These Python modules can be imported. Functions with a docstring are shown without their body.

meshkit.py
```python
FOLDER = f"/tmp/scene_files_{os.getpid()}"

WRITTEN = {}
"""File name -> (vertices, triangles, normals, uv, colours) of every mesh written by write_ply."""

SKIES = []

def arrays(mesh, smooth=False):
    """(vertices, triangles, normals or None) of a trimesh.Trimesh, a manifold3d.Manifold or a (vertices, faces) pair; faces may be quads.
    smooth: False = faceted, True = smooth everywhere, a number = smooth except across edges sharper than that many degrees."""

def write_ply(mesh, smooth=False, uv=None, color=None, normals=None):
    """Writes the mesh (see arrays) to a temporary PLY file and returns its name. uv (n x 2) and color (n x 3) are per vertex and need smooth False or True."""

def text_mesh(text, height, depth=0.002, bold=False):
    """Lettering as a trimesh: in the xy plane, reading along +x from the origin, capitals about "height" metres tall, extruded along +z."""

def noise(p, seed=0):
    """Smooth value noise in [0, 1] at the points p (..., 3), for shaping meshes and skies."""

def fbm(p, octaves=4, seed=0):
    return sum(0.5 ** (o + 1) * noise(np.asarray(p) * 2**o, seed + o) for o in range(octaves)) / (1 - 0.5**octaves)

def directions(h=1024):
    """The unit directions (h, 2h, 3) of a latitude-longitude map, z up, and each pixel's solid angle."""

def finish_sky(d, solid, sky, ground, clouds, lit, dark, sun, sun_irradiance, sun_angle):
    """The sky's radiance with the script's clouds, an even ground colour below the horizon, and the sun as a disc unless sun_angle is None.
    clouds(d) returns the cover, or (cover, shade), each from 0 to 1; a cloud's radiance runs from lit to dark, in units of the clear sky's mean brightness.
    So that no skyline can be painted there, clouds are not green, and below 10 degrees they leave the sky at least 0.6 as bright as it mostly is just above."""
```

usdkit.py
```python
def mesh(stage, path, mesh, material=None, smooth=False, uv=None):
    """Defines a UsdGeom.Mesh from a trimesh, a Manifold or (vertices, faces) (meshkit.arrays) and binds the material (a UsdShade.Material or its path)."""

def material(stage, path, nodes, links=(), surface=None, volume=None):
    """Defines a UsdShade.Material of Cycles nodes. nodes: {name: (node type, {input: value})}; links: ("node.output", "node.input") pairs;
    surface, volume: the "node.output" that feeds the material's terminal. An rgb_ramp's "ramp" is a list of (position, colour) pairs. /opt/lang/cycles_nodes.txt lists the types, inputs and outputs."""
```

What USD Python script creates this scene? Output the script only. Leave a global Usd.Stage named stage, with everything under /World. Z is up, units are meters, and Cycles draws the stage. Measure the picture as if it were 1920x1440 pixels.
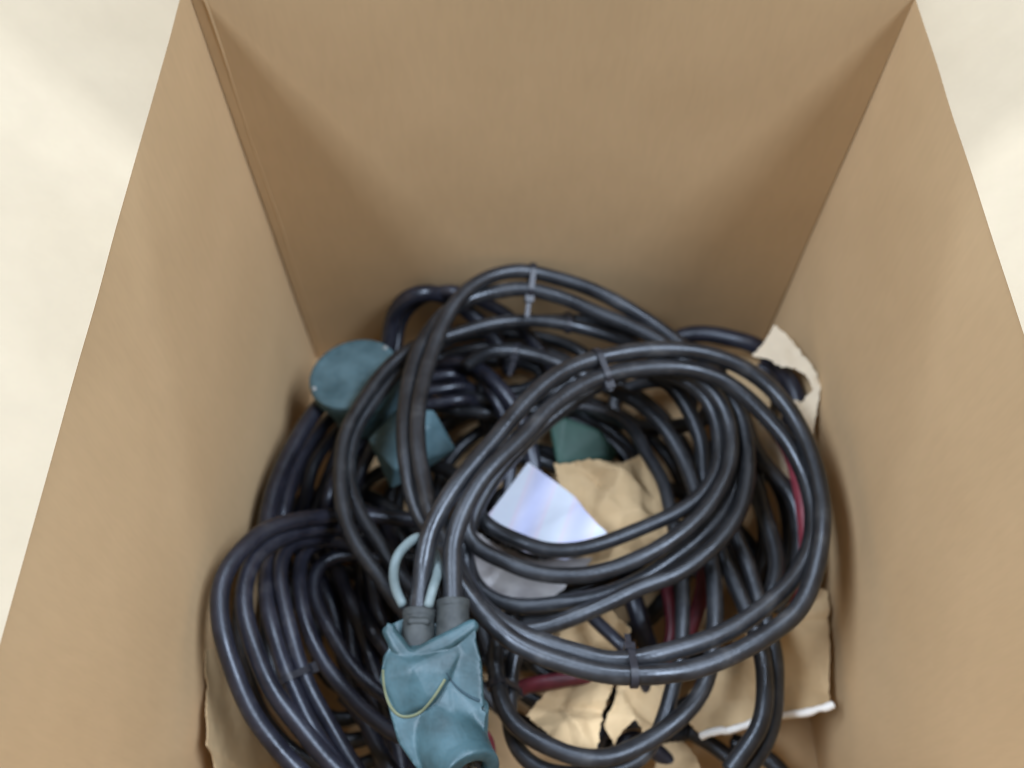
import math, random
import numpy as np, trimesh, manifold3d as m3, shapely, shapely.geometry as sg
from shapely import affinity
from scipy.interpolate import CubicSpline
from scipy.ndimage import gaussian_filter1d
from scipy.interpolate import LinearNDInterpolator
from scipy.spatial import cKDTree, Delaunay
import usdkit, meshkit
from pxr import Usd, UsdGeom, UsdLux, UsdShade, Gf, Sdf

random.seed(7); rng = np.random.default_rng(7)
stage = Usd.Stage.CreateInMemory()
UsdGeom.SetStageUpAxis(stage, UsdGeom.Tokens.z); UsdGeom.SetStageMetersPerUnit(stage, 1.0)
UsdGeom.Xform.Define(stage, '/World'); UsdGeom.Scope.Define(stage, '/World/Looks')

# ------------------------------------------------------------------ camera
FPX, TILT, CAMZ = 1740.0, 29.5, 0.72          # focal length in photo pixels, degrees off straight down, lens height over the box floor
CT, ST = math.cos(math.radians(TILT)), math.sin(math.radians(TILT))
cam = UsdGeom.Camera.Define(stage, '/World/camera')
cam.AddTranslateOp().Set((0, 0, CAMZ)); cam.AddRotateXOp().Set(TILT)
cam.CreateHorizontalApertureAttr(36.0); cam.CreateVerticalApertureAttr(27.0)
cam.CreateFocalLengthAttr(36.0 * FPX / 1920)
cam.CreateClippingRangeAttr((0.01, 100))
cam.CreateFStopAttr(6.5); cam.CreateFocusDistanceAttr(0.40)
cam.CreateExposureAttr(0.27)

# ------------------------------------------------------------------ light: ceiling tubes of the room
def mat(name, nodes, links, surface='p.BSDF', volume=None):
    return usdkit.material(stage, '/World/Looks/' + name, nodes, links, surface, volume)
dome = UsdLux.DomeLight.Define(stage, '/World/room_light')
UsdShade.MaterialBindingAPI.Apply(dome.GetPrim()).Bind(mat('room_air', {'b': ('background_shader', {'color': (.82, .95, 1.16), 'strength': 0.10})}, [], 'b.background'))
def lamp(name, at, to, w, h, inten, col):
    l = UsdLux.RectLight.Define(stage, '/World/' + name)
    l.CreateWidthAttr(w); l.CreateHeightAttr(h); l.CreateIntensityAttr(inten); l.CreateColorAttr(col)
    z = np.array(at, float) - np.array(to, float); z /= np.linalg.norm(z)
    x = np.cross([0, 1, 0], z); x = np.array([1.0, 0, 0]) - z * z[0]; x /= np.linalg.norm(x); y = np.cross(z, x)
    M = Gf.Matrix4d(*x, 0, *y, 0, *z, 0, *map(float, at), 1)
    l.AddTransformOp().Set(M)
    return l
COOL = (.83, .96, 1.18)
lamp('ceiling_lamp', (0.02, 1.33, 2.15), (0.02, .25, .38), 1.7, .13, 52, COOL)        # behind the box
lamp('ceiling_lamp_001', (-1.00, 0.06, 2.05), (0.02, .30, .2), .36, 1.0, 36, COOL)      # over the photographer's left and right
lamp('ceiling_lamp_002', (0.95, 0.06, 2.05), (0.02, .30, .2), .50, 1.0, 27, COOL)

# ------------------------------------------------------------------ helpers
used = {}
def numbered(path):
    n = used.get(path, 0); used[path] = n + 1
    return path if n == 0 else f'{path}_{n:03d}'
def tag(prim, label=None, cat=None, group=None, kind=None):
    for k, v in (('label', label), ('category', cat), ('group', group), ('kind', kind)):
        if v: prim.SetCustomDataByKey(k, v)
    return prim
def thing(name, label, cat, loc=(0, 0, 0), group=None, kind=None):
    x = UsdGeom.Xform.Define(stage, numbered('/World/' + name)); x.AddTranslateOp().Set(tuple(map(float, loc)))
    x.GetPrim().SetCustomDataByKey('base', ' '.join(f'{c:.4f}' for c in loc))
    p = x.GetPrim(); p.ClearCustomDataByKey('base'); LOC[str(p.GetPath())] = np.array(loc, float)
    return tag(p, label, cat, group, kind)
LOC = {}
def obj(name, mesh, m, parent, smooth=40, label=None):
    root = parent
    while root.GetParent().GetPath() != Sdf.Path('/World'): root = root.GetParent()
    v, f, n = meshkit.arrays(mesh, smooth)
    off = LOC[str(root.GetPath())]
    p = usdkit.mesh(stage, numbered(str(parent.GetPath()) + '/' + name), mesh_shift(mesh, off), m, smooth=smooth).GetPrim()
    return tag(p, label)
def mesh_shift(mesh, off):
    v, f, _ = meshkit.arrays(mesh, False)
    return trimesh.Trimesh(v - off, f, process=False)
def single(name, mesh, m, label, cat, group=None, kind=None, smooth=40):
    p = usdkit.mesh(stage, numbered('/World/' + name), mesh, m, smooth=smooth).GetPrim()
    return tag(p, label, cat, group, kind)
def ray(u, v):
    u = np.asarray(u, float); v = np.asarray(v, float)
    return np.stack([u - 960, FPX * ST - CT * (v - 720), -FPX * CT - ST * (v - 720)], -1)
def P(u, v, z):
    """the point at height z (0 = lens, negative below) seen in that direction; world z has 0 at the box floor"""
    d = ray(u, v); p = d * (np.asarray(z, float) / d[..., 2])[..., None]
    return p + np.array([0, 0, CAMZ])
def unit(a): a = np.asarray(a, float); return a / np.linalg.norm(a, axis=-1, keepdims=True)
def mani(mesh):
    return m3.Manifold(m3.Mesh(np.asarray(mesh.vertices, np.float32), np.asarray(mesh.faces, np.uint32)))
def tri(man):
    m = man.to_mesh(); return trimesh.Trimesh(m.vert_properties[:, :3], m.tri_verts, process=False)
def soften(man, length, it=8):
    t = tri(man.refine_to_length(length)); t.merge_vertices()
    trimesh.smoothing.filter_taubin(t, lamb=.5, nu=.52, iterations=it); return t
def tube(pts, r, sides=14, closed=False, ends=True):
    pts = np.asarray(pts, float); n = len(pts); r = np.broadcast_to(r, n)
    T = unit(np.roll(pts, -1, 0) - np.roll(pts, 1, 0)) if closed else unit(np.gradient(pts, axis=0))
    N = np.zeros_like(pts); a = np.array([0, 0, 1.0]) if abs(T[0][2]) < .9 else np.array([1.0, 0, 0])
    N[0] = unit(a - T[0] * (a @ T[0]))
    for i in range(1, n):
        b = N[i-1] - T[i] * (N[i-1] @ T[i]); N[i] = unit(b)
    B = np.cross(T, N); th = np.arange(sides) / sides * 2 * np.pi
    V = pts[:, None] + r[:, None, None] * (np.cos(th)[None, :, None] * N[:, None] + np.sin(th)[None, :, None] * B[:, None])
    V = V.reshape(-1, 3); F = []
    i = np.arange(n if closed else n - 1); j = np.arange(sides)
    I, J = np.meshgrid(i, j, indexing='ij'); a0 = I * sides + J; a1 = I * sides + (J + 1) % sides
    b0 = ((I + 1) % n) * sides + J; b1 = ((I + 1) % n) * sides + (J + 1) % sides
    F = np.concatenate([np.stack([a0, a1, b1], -1).reshape(-1, 3), np.stack([a0, b1, b0], -1).reshape(-1, 3)])
    if not closed and ends:
        k = len(V); V = np.vstack([V, pts[0] - T[0] * r[0] * .3, pts[-1] + T[-1] * r[-1] * .3])
        F = np.vstack([F, [[k, (q + 1) % sides, q] for q in range(sides)],
                       [[k + 1, (n - 1) * sides + q, (n - 1) * sides + (q + 1) % sides] for q in range(sides)]])
    return trimesh.Trimesh(V, F, process=False)
def spline(pts, n, closed=False):
    p = np.asarray(pts, float)
    if closed: p = np.vstack([p, p[:1]])
    s = np.r_[0, np.cumsum(np.linalg.norm(np.diff(p, axis=0), axis=1) ** .6)]
    cs = CubicSpline(s, p, bc_type='periodic' if closed else 'natural')
    out = cs(np.linspace(0, s[-1], n * 4 + (1 if closed else 0)))
    if closed: out = out[:-1]
    q = np.vstack([out, out[:1]]) if closed else out
    L = np.r_[0, np.cumsum(np.linalg.norm(np.diff(q, axis=0), axis=1))]
    t = np.linspace(0, L[-1], n + 1)[:-1] if closed else np.linspace(0, L[-1], n)
    return np.stack([np.interp(t, L, q[:, k]) for k in range(q.shape[1])], -1)

# ------------------------------------------------------------------ materials
def noise_mat(name, c0, c1, scale=30, rough=.6, spec=.3, bump=.0, bscale=300, stretch=(1, 1, 1), detail=4, lo=.35, hi=.65, extra=None):
    p = {'roughness': rough, 'specular_ior_level': spec}; p.update(extra or {})
    return mat(name, {
        'tc': ('texture_coordinate', {}), 'geo': ('geometry', {}),
        'vm': ('vector_math', {'math_type': 'multiply', 'vector2': stretch}),
        'n': ('noise_texture', {'scale': scale, 'detail': detail, 'roughness': .6}),
        'r': ('rgb_ramp', {'ramp': [(lo, c0), (hi, c1)]}),
        'n2': ('noise_texture', {'scale': bscale, 'detail': 3}),
        'b': ('bump', {'strength': bump, 'distance': .002}),
        'p': ('principled_bsdf', p)},
        [('geo.position', 'vm.vector1'), ('vm.vector', 'n.vector'), ('vm.vector', 'n2.vector'), ('n.fac', 'r.fac'), ('r.color', 'p.base_color'),
         ('n2.fac', 'b.height'), ('b.normal', 'p.normal')])
def kraft(name, c, var=.035, streak=(1, 1, .2), scale=260, bump=.07):
    """cardboard: soft blotches, the faint lines of the flutes and fine paper fibre"""
    c = np.array(c)
    return mat(name, {
        'geo': ('geometry', {}),
        'vm': ('vector_math', {'math_type': 'multiply', 'vector2': streak}),
        'n': ('noise_texture', {'scale': scale, 'detail': 5, 'roughness': .65}),
        'r': ('rgb_ramp', {'ramp': [(.3, tuple(c * (1 - var))), (.7, tuple(c * (1 + var * .6)))]}),
        'big': ('noise_texture', {'scale': 9, 'detail': 3}),
        'rb': ('rgb_ramp', {'ramp': [(.3, (.93, .92, .905)), (.7, (1.03, 1.03, 1.03))]}),
        'mx': ('mix', {'mix_type': 'multiply'}) if False else ('vector_math', {'math_type': 'multiply'}),
        'f': ('noise_texture', {'scale': 900, 'detail': 2}),
        'b': ('bump', {'strength': bump, 'distance': .0015}),
        'p': ('principled_bsdf', {'roughness': .75, 'specular_ior_level': .25})},
        [('geo.position', 'vm.vector1'), ('vm.vector', 'n.vector'), ('geo.position', 'big.vector'), ('geo.position', 'f.vector'),
         ('n.fac', 'r.fac'), ('big.fac', 'rb.fac'), ('r.color', 'mx.vector1'), ('rb.color', 'mx.vector2'), ('mx.vector', 'p.base_color'),
         ('n.fac', 'b.height'), ('b.normal', 'p.normal')])
KB = (.580, .400, .216)
M_board = kraft('cardboard', KB)
M_flap = kraft('cardboard_flap', (.445, .363, .247), .04, (1, 1, 1), 40)
M_paper = kraft('kraft_paper', (.52, .37, .20), .09, (1, 1, 1), 60, .15)
M_pale = kraft('pale_kraft_paper', (.68, .58, .42), .07, (1, 1, 1), 60, .15)
M_edge = kraft('torn_paper_edge', (.82, .79, .72), .05, (1, 1, 1), 200)
CB = dict(scale=70, rough=.41, spec=.7, bump=.07, bscale=500, extra={'specular_tint': (.88, .94, 1.0)})
def rubber(name, c0, c1, dust):
    return mat(name, {
        'geo': ('geometry', {}),
        'n': ('noise_texture', {'scale': 55, 'detail': 5, 'roughness': .65}), 'r': ('rgb_ramp', {'ramp': [(.35, c0), (.58, c1), (.78, dust)]}),
        'n3': ('noise_texture', {'scale': 28, 'detail': 4}), 'rr': ('rgb_ramp', {'ramp': [(.35, (.29, .29, .29)), (.68, (.47, .47, .47))]}),
        'n2': ('noise_texture', {'scale': 420, 'detail': 3}), 'b': ('bump', {'strength': .09, 'distance': .002}),
        'p': ('principled_bsdf', {'specular_ior_level': .55, 'specular_tint': (.88, .94, 1.0)})},
        [('geo.position', 'n.vector'), ('geo.position', 'n2.vector'), ('geo.position', 'n3.vector'), ('n.fac', 'r.fac'), ('r.color', 'p.base_color'),
         ('n3.fac', 'rr.fac'), ('rr.color', 'p.roughness'), ('n2.fac', 'b.height'), ('b.normal', 'p.normal')])
M_cable = rubber('black_rubber', (.008, .008, .009), (.019, .0195, .021), (.055, .054, .052))
M_navy = rubber('dark_navy_rubber', (.008, .008, .012), (.018, .018, .026), (.048, .047, .050))
M_red = noise_mat('red_rubber', (.15, .022, .032), (.22, .04, .052), scale=120, rough=.45, spec=.4)
M_teal = noise_mat('teal_rubber', (.017, .040, .044), (.043, .090, .102), scale=45, rough=.45, spec=.4, bump=.06, bscale=400, lo=.34, hi=.66)
M_teal_dark = noise_mat('scuffed_teal_plastic', (.050, .100, .115), (.105, .185, .21), scale=40, rough=.5, spec=.4, bump=.05)
M_seam = noise_mat('yellow_green_seam', (.085, .095, .05), (.13, .14, .08), scale=90, rough=.7)
M_dark_seam = noise_mat('dark_groove', (.02, .04, .05), (.03, .055, .065), scale=90, rough=.8)
M_boot = noise_mat('grey_rubber_boot', (.022, .025, .024), (.042, .046, .043), scale=110, rough=.6, spec=.3, bump=.05)
M_strap = noise_mat('pale_grey_green_plastic', (.10, .13, .13), (.155, .19, .185), scale=60, rough=.45)
M_tie = noise_mat('black_nylon', (.012, .012, .015), (.02, .02, .024), scale=200, rough=.4, spec=.4)
M_deep_red = noise_mat('dark_red_rubber', (.07, .009, .014), (.12, .018, .025), scale=120, rough=.45, spec=.4)
M_green = noise_mat('dark_green_plastic', (.017, .050, .036), (.028, .070, .052), scale=60, rough=.5)
M_metal = noise_mat('dull_brass_pin', (.45, .38, .25), (.6, .52, .38), scale=90, rough=.35, extra={'metallic': 1.0})
M_hole = noise_mat('dark_socket', (.02, .018, .016), (.035, .03, .027), scale=90, rough=.6)
M_scuff = noise_mat('bare_scuff', (.28, .29, .28), (.36, .36, .34), scale=90, rough=.6)
M_label = mat('printed_white_label', {
    'geo': ('geometry', {}), 'vr': ('vector_rotate', {'rotate_type': 'z_axis', 'angle': .35}),
    'w': ('wave_texture', {'wave_type': 'bands', 'bands_direction': 'x', 'scale': 9, 'distortion': 3.0, 'detail': 1}),
    'r': ('rgb_ramp', {'ramp': [(.0, (.40, .42, .57)), (.40, (.50, .50, .60)), (.55, (.55, .50, .58)), (.75, (.53, .57, .63))]}),
    'p': ('principled_bsdf', {'roughness': .4, 'specular_ior_level': .45})},
    [('geo.position', 'vr.vector'), ('vr.vector', 'w.vector'), ('w.fac', 'r.fac'), ('r.color', 'p.base_color')])
M_grey = noise_mat('grey_plastic_film', (.26, .25, .25), (.36, .35, .34), scale=60, rough=.35, spec=.5)

# ------------------------------------------------------------------ cardboard box
H, YB, YF, XL, XR, TH = .3815, .434, .020, -.177, .223, .006
def xl(y, z):                       # the left wall stands a little askew and bulges
    return XL - .010 * np.clip((YB - y) / .35, 0, 1.2) - .006 * np.sin(np.pi * np.clip(z / H, 0, 1)) * np.sin(np.pi * np.clip((y - YF) / (YB - YF), 0, 1))
def xr(y, z):
    return XR - .001 + .003 * np.sin(np.pi * np.clip(z / H, 0, 1)) * np.sin(np.pi * np.clip((y - YF) / (YB - YF), 0, 1))
def hl(a): return H - .002 + .0125 * a      # the left wall stands a little taller at the back
def slab(fn, nu, nv):               # closed board between an inner and an outer surface, fn(a, b, side)
    a, b = np.meshgrid(np.linspace(0, 1, nu), np.linspace(0, 1, nv), indexing='ij')
    A, B = fn(a, b, 0).reshape(-1, 3), fn(a, b, 1).reshape(-1, 3); n = nu * nv
    i, j = np.meshgrid(np.arange(nu - 1), np.arange(nv - 1), indexing='ij'); q = (i * nv + j).ravel()
    f = np.vstack([np.stack([q, q + nv, q + nv + 1], -1), np.stack([q, q + nv + 1, q + 1], -1)])
    ring = [i * nv for i in range(nu)] + [(nu - 1) * nv + j for j in range(1, nv)] + [i * nv + nv - 1 for i in range(nu - 2, -1, -1)] + [j for j in range(nv - 2, 0, -1)]
    s = [[[p, q2 + n, q2], [p, p + n, q2 + n]] for p, q2 in zip(ring, ring[1:] + ring[:1])]
    t = trimesh.Trimesh(np.vstack([A, B]), np.vstack([f, f[:, ::-1] + n, np.array(s).reshape(-1, 3)]), process=False)
    t.fix_normals(); return t
box = thing('cardboard_box', 'tall open brown cardboard box holding the tangle of cables', 'box', (.02, .23, 0))
def wave(a, b, s, k=.0012):           # slow warp of the board
    return k * (meshkit.fbm(np.stack([a * 2 + s, b * 2, 0 * a + s], -1), 2) - .5) * 2
def rim(y): return .0006 * (meshkit.noise(np.stack([y * 26, 0 * y, 0 * y + 3], -1)) - .5)
obj('back_wall', slab(lambda a, b, s: np.stack([xl(YB, 0) + .0012 + a * (xr(YB, 0) - xl(YB, 0) - .0024), YB + wave(a, b, 1) + s * TH, b * (hl(1) + .001 + a * (H - hl(1)))], -1), 90, 90), M_board, box)
obj('left_wall', slab(lambda a, b, s: np.stack([xl(YF + a * (YB - YF), b * H) + wave(a, b, 4) + rim(YF + a * (YB - YF)) * b ** 12 - s * TH, YF + a * (YB + .004 - YF), b * hl(a)], -1), 90, 90), M_board, box)
obj('right_wall', slab(lambda a, b, s: np.stack([xr(YF + a * (YB - YF), b * H) + wave(a, b, 7) + rim(1 + YF + a * (YB - YF)) * b ** 12 + s * TH, YF + a * (YB + .004 - YF), b * H], -1), 90, 90), M_board, box)
obj('front_wall', slab(lambda a, b, s: np.stack([XL - .008 + a * (XR - XL + .006), YF - wave(a, b, 9) - .0015 - s * TH, b * H], -1), 10, 10), M_board, box)
obj('box_bottom', slab(lambda a, b, s: np.stack([XL - .02 + a * (XR - XL + .03), YF - .004 + b * (YB - YF + .008), -.001 - s * TH - wave(a, b, 3)], -1), 10, 10), M_board, box)
def flap(name, p0, p1, out, up, length, curl=.0, m=M_flap):
    p0, p1, out, up = map(lambda x: np.asarray(x, float), (p0, p1, out, up))
    n = unit(np.cross(p1 - p0, out + up)); n = n if n[2] > 0 else -n
    d = unit(out + up)
    def fn(a, b, s):
        base = p0 + a[..., None] * (p1 - p0)
        q = base + d * (b * length)[..., None] + n * (curl * b ** 2 + wave(a, b, 11, .0015) * b - s * TH)[..., None]
        if out[0]: q[..., 0] += (rim(q[..., 1] + (out[0] > 0)) * (1 - b) ** 4)
        return q
    return obj(name, slab(fn, 60, 40), m, box)
FA = math.radians(44)
flap('side_flap', (XL + .0016, YB + .002, hl(1) + .0009), (XL - .0096, YF, hl(0) + .0009), (-math.cos(FA), 0, 0), (0, 0, math.sin(FA)), .20, .004)
flap('side_flap', (XR - .0026, YB + .002, H + .0009), (XR - .0026, YF, H + .0009), (math.cos(FA), 0, 0), (0, 0, math.sin(FA)), .20, .004)
flap('back_flap', (XL, YB + .001, hl(1) + .0015), (XR, YB + .001, H + .0015), (0, .08, 0), (0, 0, 1), .25, -.003)
flap('front_flap', (XL - .01, YF - .006, H), (XR, YF - .006, H), (0, -.85, 0), (0, 0, -.5), .20, .004)

cr = np.array([[XL + .0080 + .0004 * math.sin(z * 40), YB + .0008, z] for z in np.linspace(.004, hl(1) - .002, 60)])
obj('corner_fold', tube(cr, .0013, 10), M_board, box, smooth=True)

# ------------------------------------------------------------------ cable runs: photo bearing and height under the lens of each point
def zs(pts, keys):                  # heights given at some indices, in between by length
    k = sorted(keys); return [(u, v, np.interp(i, k, [keys[q] for q in k])) for i, (u, v) in enumerate(pts)]
C = {}
def cable(name, pts, r, closed=False):
    C[name] = dict(p=pts, r=r, closed=closed)
A1 = [(773,1160),(773,1125),(785,1085),(794,1055),(802,1013),(820,967),(852,915),(885,873),(930,821),(967,775),(1010,730),(1060,694),(1120,672),(1200,657),(1280,656),(1340,667),(1400,693),(1450,732),(1490,785),(1520,850),(1538,920),(1542,975),(1536,1035),(1523,1088),(1497,1143),(1451,1183),(1394,1217),(1336,1243),(1279,1259),(1190,1266),(1136,1263),(1079,1250),(1010,1227),(955,1197),(905,1150),(870,1105),(840,1060),(810,1010),(787,967),(768,904),(760,852),(757,800),(761,755),(773,690),(797,633),(835,588),(875,563),(912,551),(975,541),(1015,547),(1067,563),(1108,582),(1160,602),(1225,632),(1300,690),(1360,745),(1395,810),(1418,900),(1435,970),(1455,1037),(1453,1088),(1430,1150)]
cable('A1', zs(A1, {0:-.522, 3:-.518, 6:-.512, 10:-.520, 14:-.535, 18:-.545, 22:-.545, 26:-.538, 29:-.532, 33:-.542, 37:-.558, 41:-.558, 45:-.572, 48:-.577, 53:-.592, 56:-.61, 60:-.61, 61:-.62}), .0057)
A2 = [(841,1136),(845,1100),(846,1060),(852,1008),(870,956),(896,909),(930,868),(987,813),(1025,770),(1092,722),(1150,700),(1215,690),(1280,690),(1340,706),(1390,737),(1430,775),(1470,820),(1500,872),(1520,930),(1525,985),(1514,1040),(1478,1097),(1451,1123),(1408,1157),(1365,1183),(1308,1206),(1250,1223),(1190,1237),(1136,1238),(1083,1224),(1016,1204),(961,1180),(921,1153),(888,1118),(865,1075),(843,1035),(822,995),(805,953),(794,904),(785,852),(782,800),(786,755),(798,699),(819,636),(850,574),(892,532),(940,512),(983,508),(1046,522),(1108,542),(1171,574),(1212,599),(1262,635),(1330,690),(1385,760),(1414,840),(1454,892),(1482,925),(1496,969),(1500,1037),(1484,1083),(1450,1150)]
cable('A2', zs(A2, {0:-.520, 3:-.514, 6:-.512, 9:-.526, 12:-.542, 15:-.549, 19:-.552, 23:-.545, 27:-.534, 31:-.542, 35:-.556, 40:-.556, 44:-.568, 47:-.574, 51:-.588, 54:-.606, 58:-.61, 61:-.62}), .0056)
def ring(name, pts, z, r=.0049, closed=True): cable(name, [(u, v, z if np.isscalar(z) else z(u, v)) for u, v in pts], r, closed)
ring('K1', [(904,974),(964,1010),(1029,1031),(1094,1028),(1159,1008),(1225,981),(1290,948),(1333,902),(1349,845),(1340,780),(1313,735),(1260,705),(1190,696),(1110,722),(1010,800),(930,885),(893,935)], -.574)
ring('K2', [(886,1018),(938,1049),(990,1070),(1068,1080),(1146,1067),(1229,1031),(1297,983),(1342,929),(1368,870),(1369,805),(1350,752),(1310,712),(1240,688),(1150,697),(1040,760),(950,845),(892,920),(872,975)], -.565, .0053)
ring('K3', [(964,1135),(1029,1133),(1094,1123),(1146,1110),(1200,1086),(1275,1037),(1335,985),(1375,925),(1390,860),(1386,795),(1360,738),(1300,700),(1200,690),(1090,740),(980,830),(905,930),(875,1030),(900,1105)], -.580)
ring('K4', [(1006,1180),(1081,1155),(1146,1127),(1211,1097),(1260,1080),(1320,1040),(1366,992),(1391,946),(1402,890),(1400,830),(1388,775),(1355,730),(1290,697),(1200,690),(1085,745),(965,850),(890,960),(872,1060),(900,1140),(950,1178)], -.572, .0054)
cable('D1', zs([(870,690),(905,664),(946,657),(1008,667),(1046,680),(1100,705),(1158,734),(1200,757),(1243,799),(1271,841),(1291,883),(1310,940),(1325,1000),(1336,1065),(1341,1129),(1340,1180),(1333,1240),(1322,1282),(1298,1322),(1250,1366),(1193,1401),(1136,1421),(1079,1418),(1029,1399),(975,1368),(944,1325),(932,1280),(928,1240),(935,1190),(965,1150)], {0:-.64, 4:-.612, 8:-.604, 12:-.605, 17:-.592, 22:-.585, 26:-.592, 29:-.61}), .0055)
cable('D2', zs([(1020,772),(1064,763),(1110,765),(1150,778),(1187,805),(1215,855),(1240,897),(1254,945),(1270,1020),(1279,1097),(1279,1193),(1275,1240),(1262,1286),(1248,1338),(1233,1375),(1195,1425),(1130,1448),(1070,1452),(1010,1440),(968,1400),(955,1345),(957,1300),(961,1250),(975,1200)], {0:-.65, 4:-.62, 8:-.608, 12:-.60, 15:-.60, 18:-.60, 23:-.61}), .0050)
cable('D3', zs([(1215,700),(1255,720),(1282,753),(1302,791),(1316,836),(1319,883),(1328,950),(1352,1037),(1373,1083),(1401,1147),(1422,1200),(1431,1240),(1434,1309),(1422,1366),(1394,1409),(1365,1450)], {0:-.60, 4:-.606, 9:-.602, 12:-.590, 15:-.60}), .0056)
cable('D4', zs([(1300,715),(1333,757),(1345,810),(1350,880),(1362,950),(1380,1003),(1407,1072),(1426,1136),(1445,1190),(1454,1240),(1455,1300),(1446,1366),(1426,1410),(1396,1450)], {0:-.61, 5:-.606, 9:-.602, 13:-.61}), .0052)
cable('C1', zs([(860,1250),(790,1175),(737,1122),(716,1088),(685,1048),(659,1006),(643,956),(638,904),(640,855),(651,803),(677,758),(706,714),(742,675),(781,648),(815,636),(850,627),(912,609),(975,601),(1025,603),(1067,610),(1098,617),(1150,632),(1190,646),(1260,690)], {0:-.61, 2:-.578, 6:-.57, 10:-.575, 13:-.588, 17:-.600, 20:-.605, 23:-.625}), .0050)
cable('C2', zs([(880,1210),(800,1130),(762,1090),(732,1052),(711,1019),(685,980),(666,940),(655,900),(655,855),(666,812),(690,768),(720,728),(752,692),(790,662),(850,634),(912,615),(975,604),(1025,601),(1067,600),(1110,601),(1150,608),(1202,624),(1250,650),(1300,700)], {0:-.61, 2:-.586, 6:-.582, 10:-.586, 13:-.596, 16:-.607, 19:-.600, 23:-.62}), .0049)
cable('H1', zs([(700,740),(725,668),(733,612),(746,576),(777,552),(808,549),(840,558),(885,590),(930,640),(960,700)], {0:-.655, 3:-.612, 6:-.612, 9:-.66}), .0066)
cable('H2', zs([(715,750),(740,670),(750,610),(775,570),(805,553),(843,545),(885,557),(925,575),(950,590),(1000,640),(1040,700)], {0:-.675, 3:-.625, 6:-.613, 8:-.62, 10:-.66}), .0050)
cable('S1', zs([(690,735),(640,730),(606,754),(577,790),(554,829),(529,877),(510,930),(500,985),(500,1060)], {0:-.64, 3:-.615, 6:-.605, 8:-.61}), .0062)
cable('S2', zs([(690,760),(640,768),(600,806),(572,845),(554,877),(539,919),(530,960),(528,1010),(540,1080)], {0:-.655, 4:-.625, 6:-.615, 8:-.63}), .0050)
QS = {'Q1': [(810,978),(768,974),(695,967),(640,966),(614,968),(564,974),(506,990),(466,1018),(436,1052),(416,1092),(411,1137),(416,1183),(429,1232),(448,1284),(472,1336),(509,1388),(549,1434),(590,1475)],
 'Q2': [(700,985),(660,985),(620,988),(580,992),(533,1006),(485,1036),(462,1082),(457,1137),(469,1192),(487,1244),(512,1296),(546,1342),(585,1391),(625,1437),(670,1480)],
 'Q3': [(640,1000),(580,1004),(530,1020),(503,1055),(499,1122),(512,1183),(530,1244),(549,1290),(570,1336),(600,1390),(640,1445)],
 'Q4': [(660,1008),(600,1008),(545,1022),(526,1055),(530,1122),(546,1189),(561,1244),(588,1306),(619,1360),(649,1412),(680,1460)],
 'Q5': [(680,1030),(620,1015),(575,1030),(561,1067),(564,1122),(576,1177),(604,1238),(640,1287),(680,1330),(717,1360),(770,1390)],
 'Q6': [(720,1050),(650,1040),(600,1060),(588,1116),(619,1183),(655,1244),(701,1290),(760,1330)]}
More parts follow.
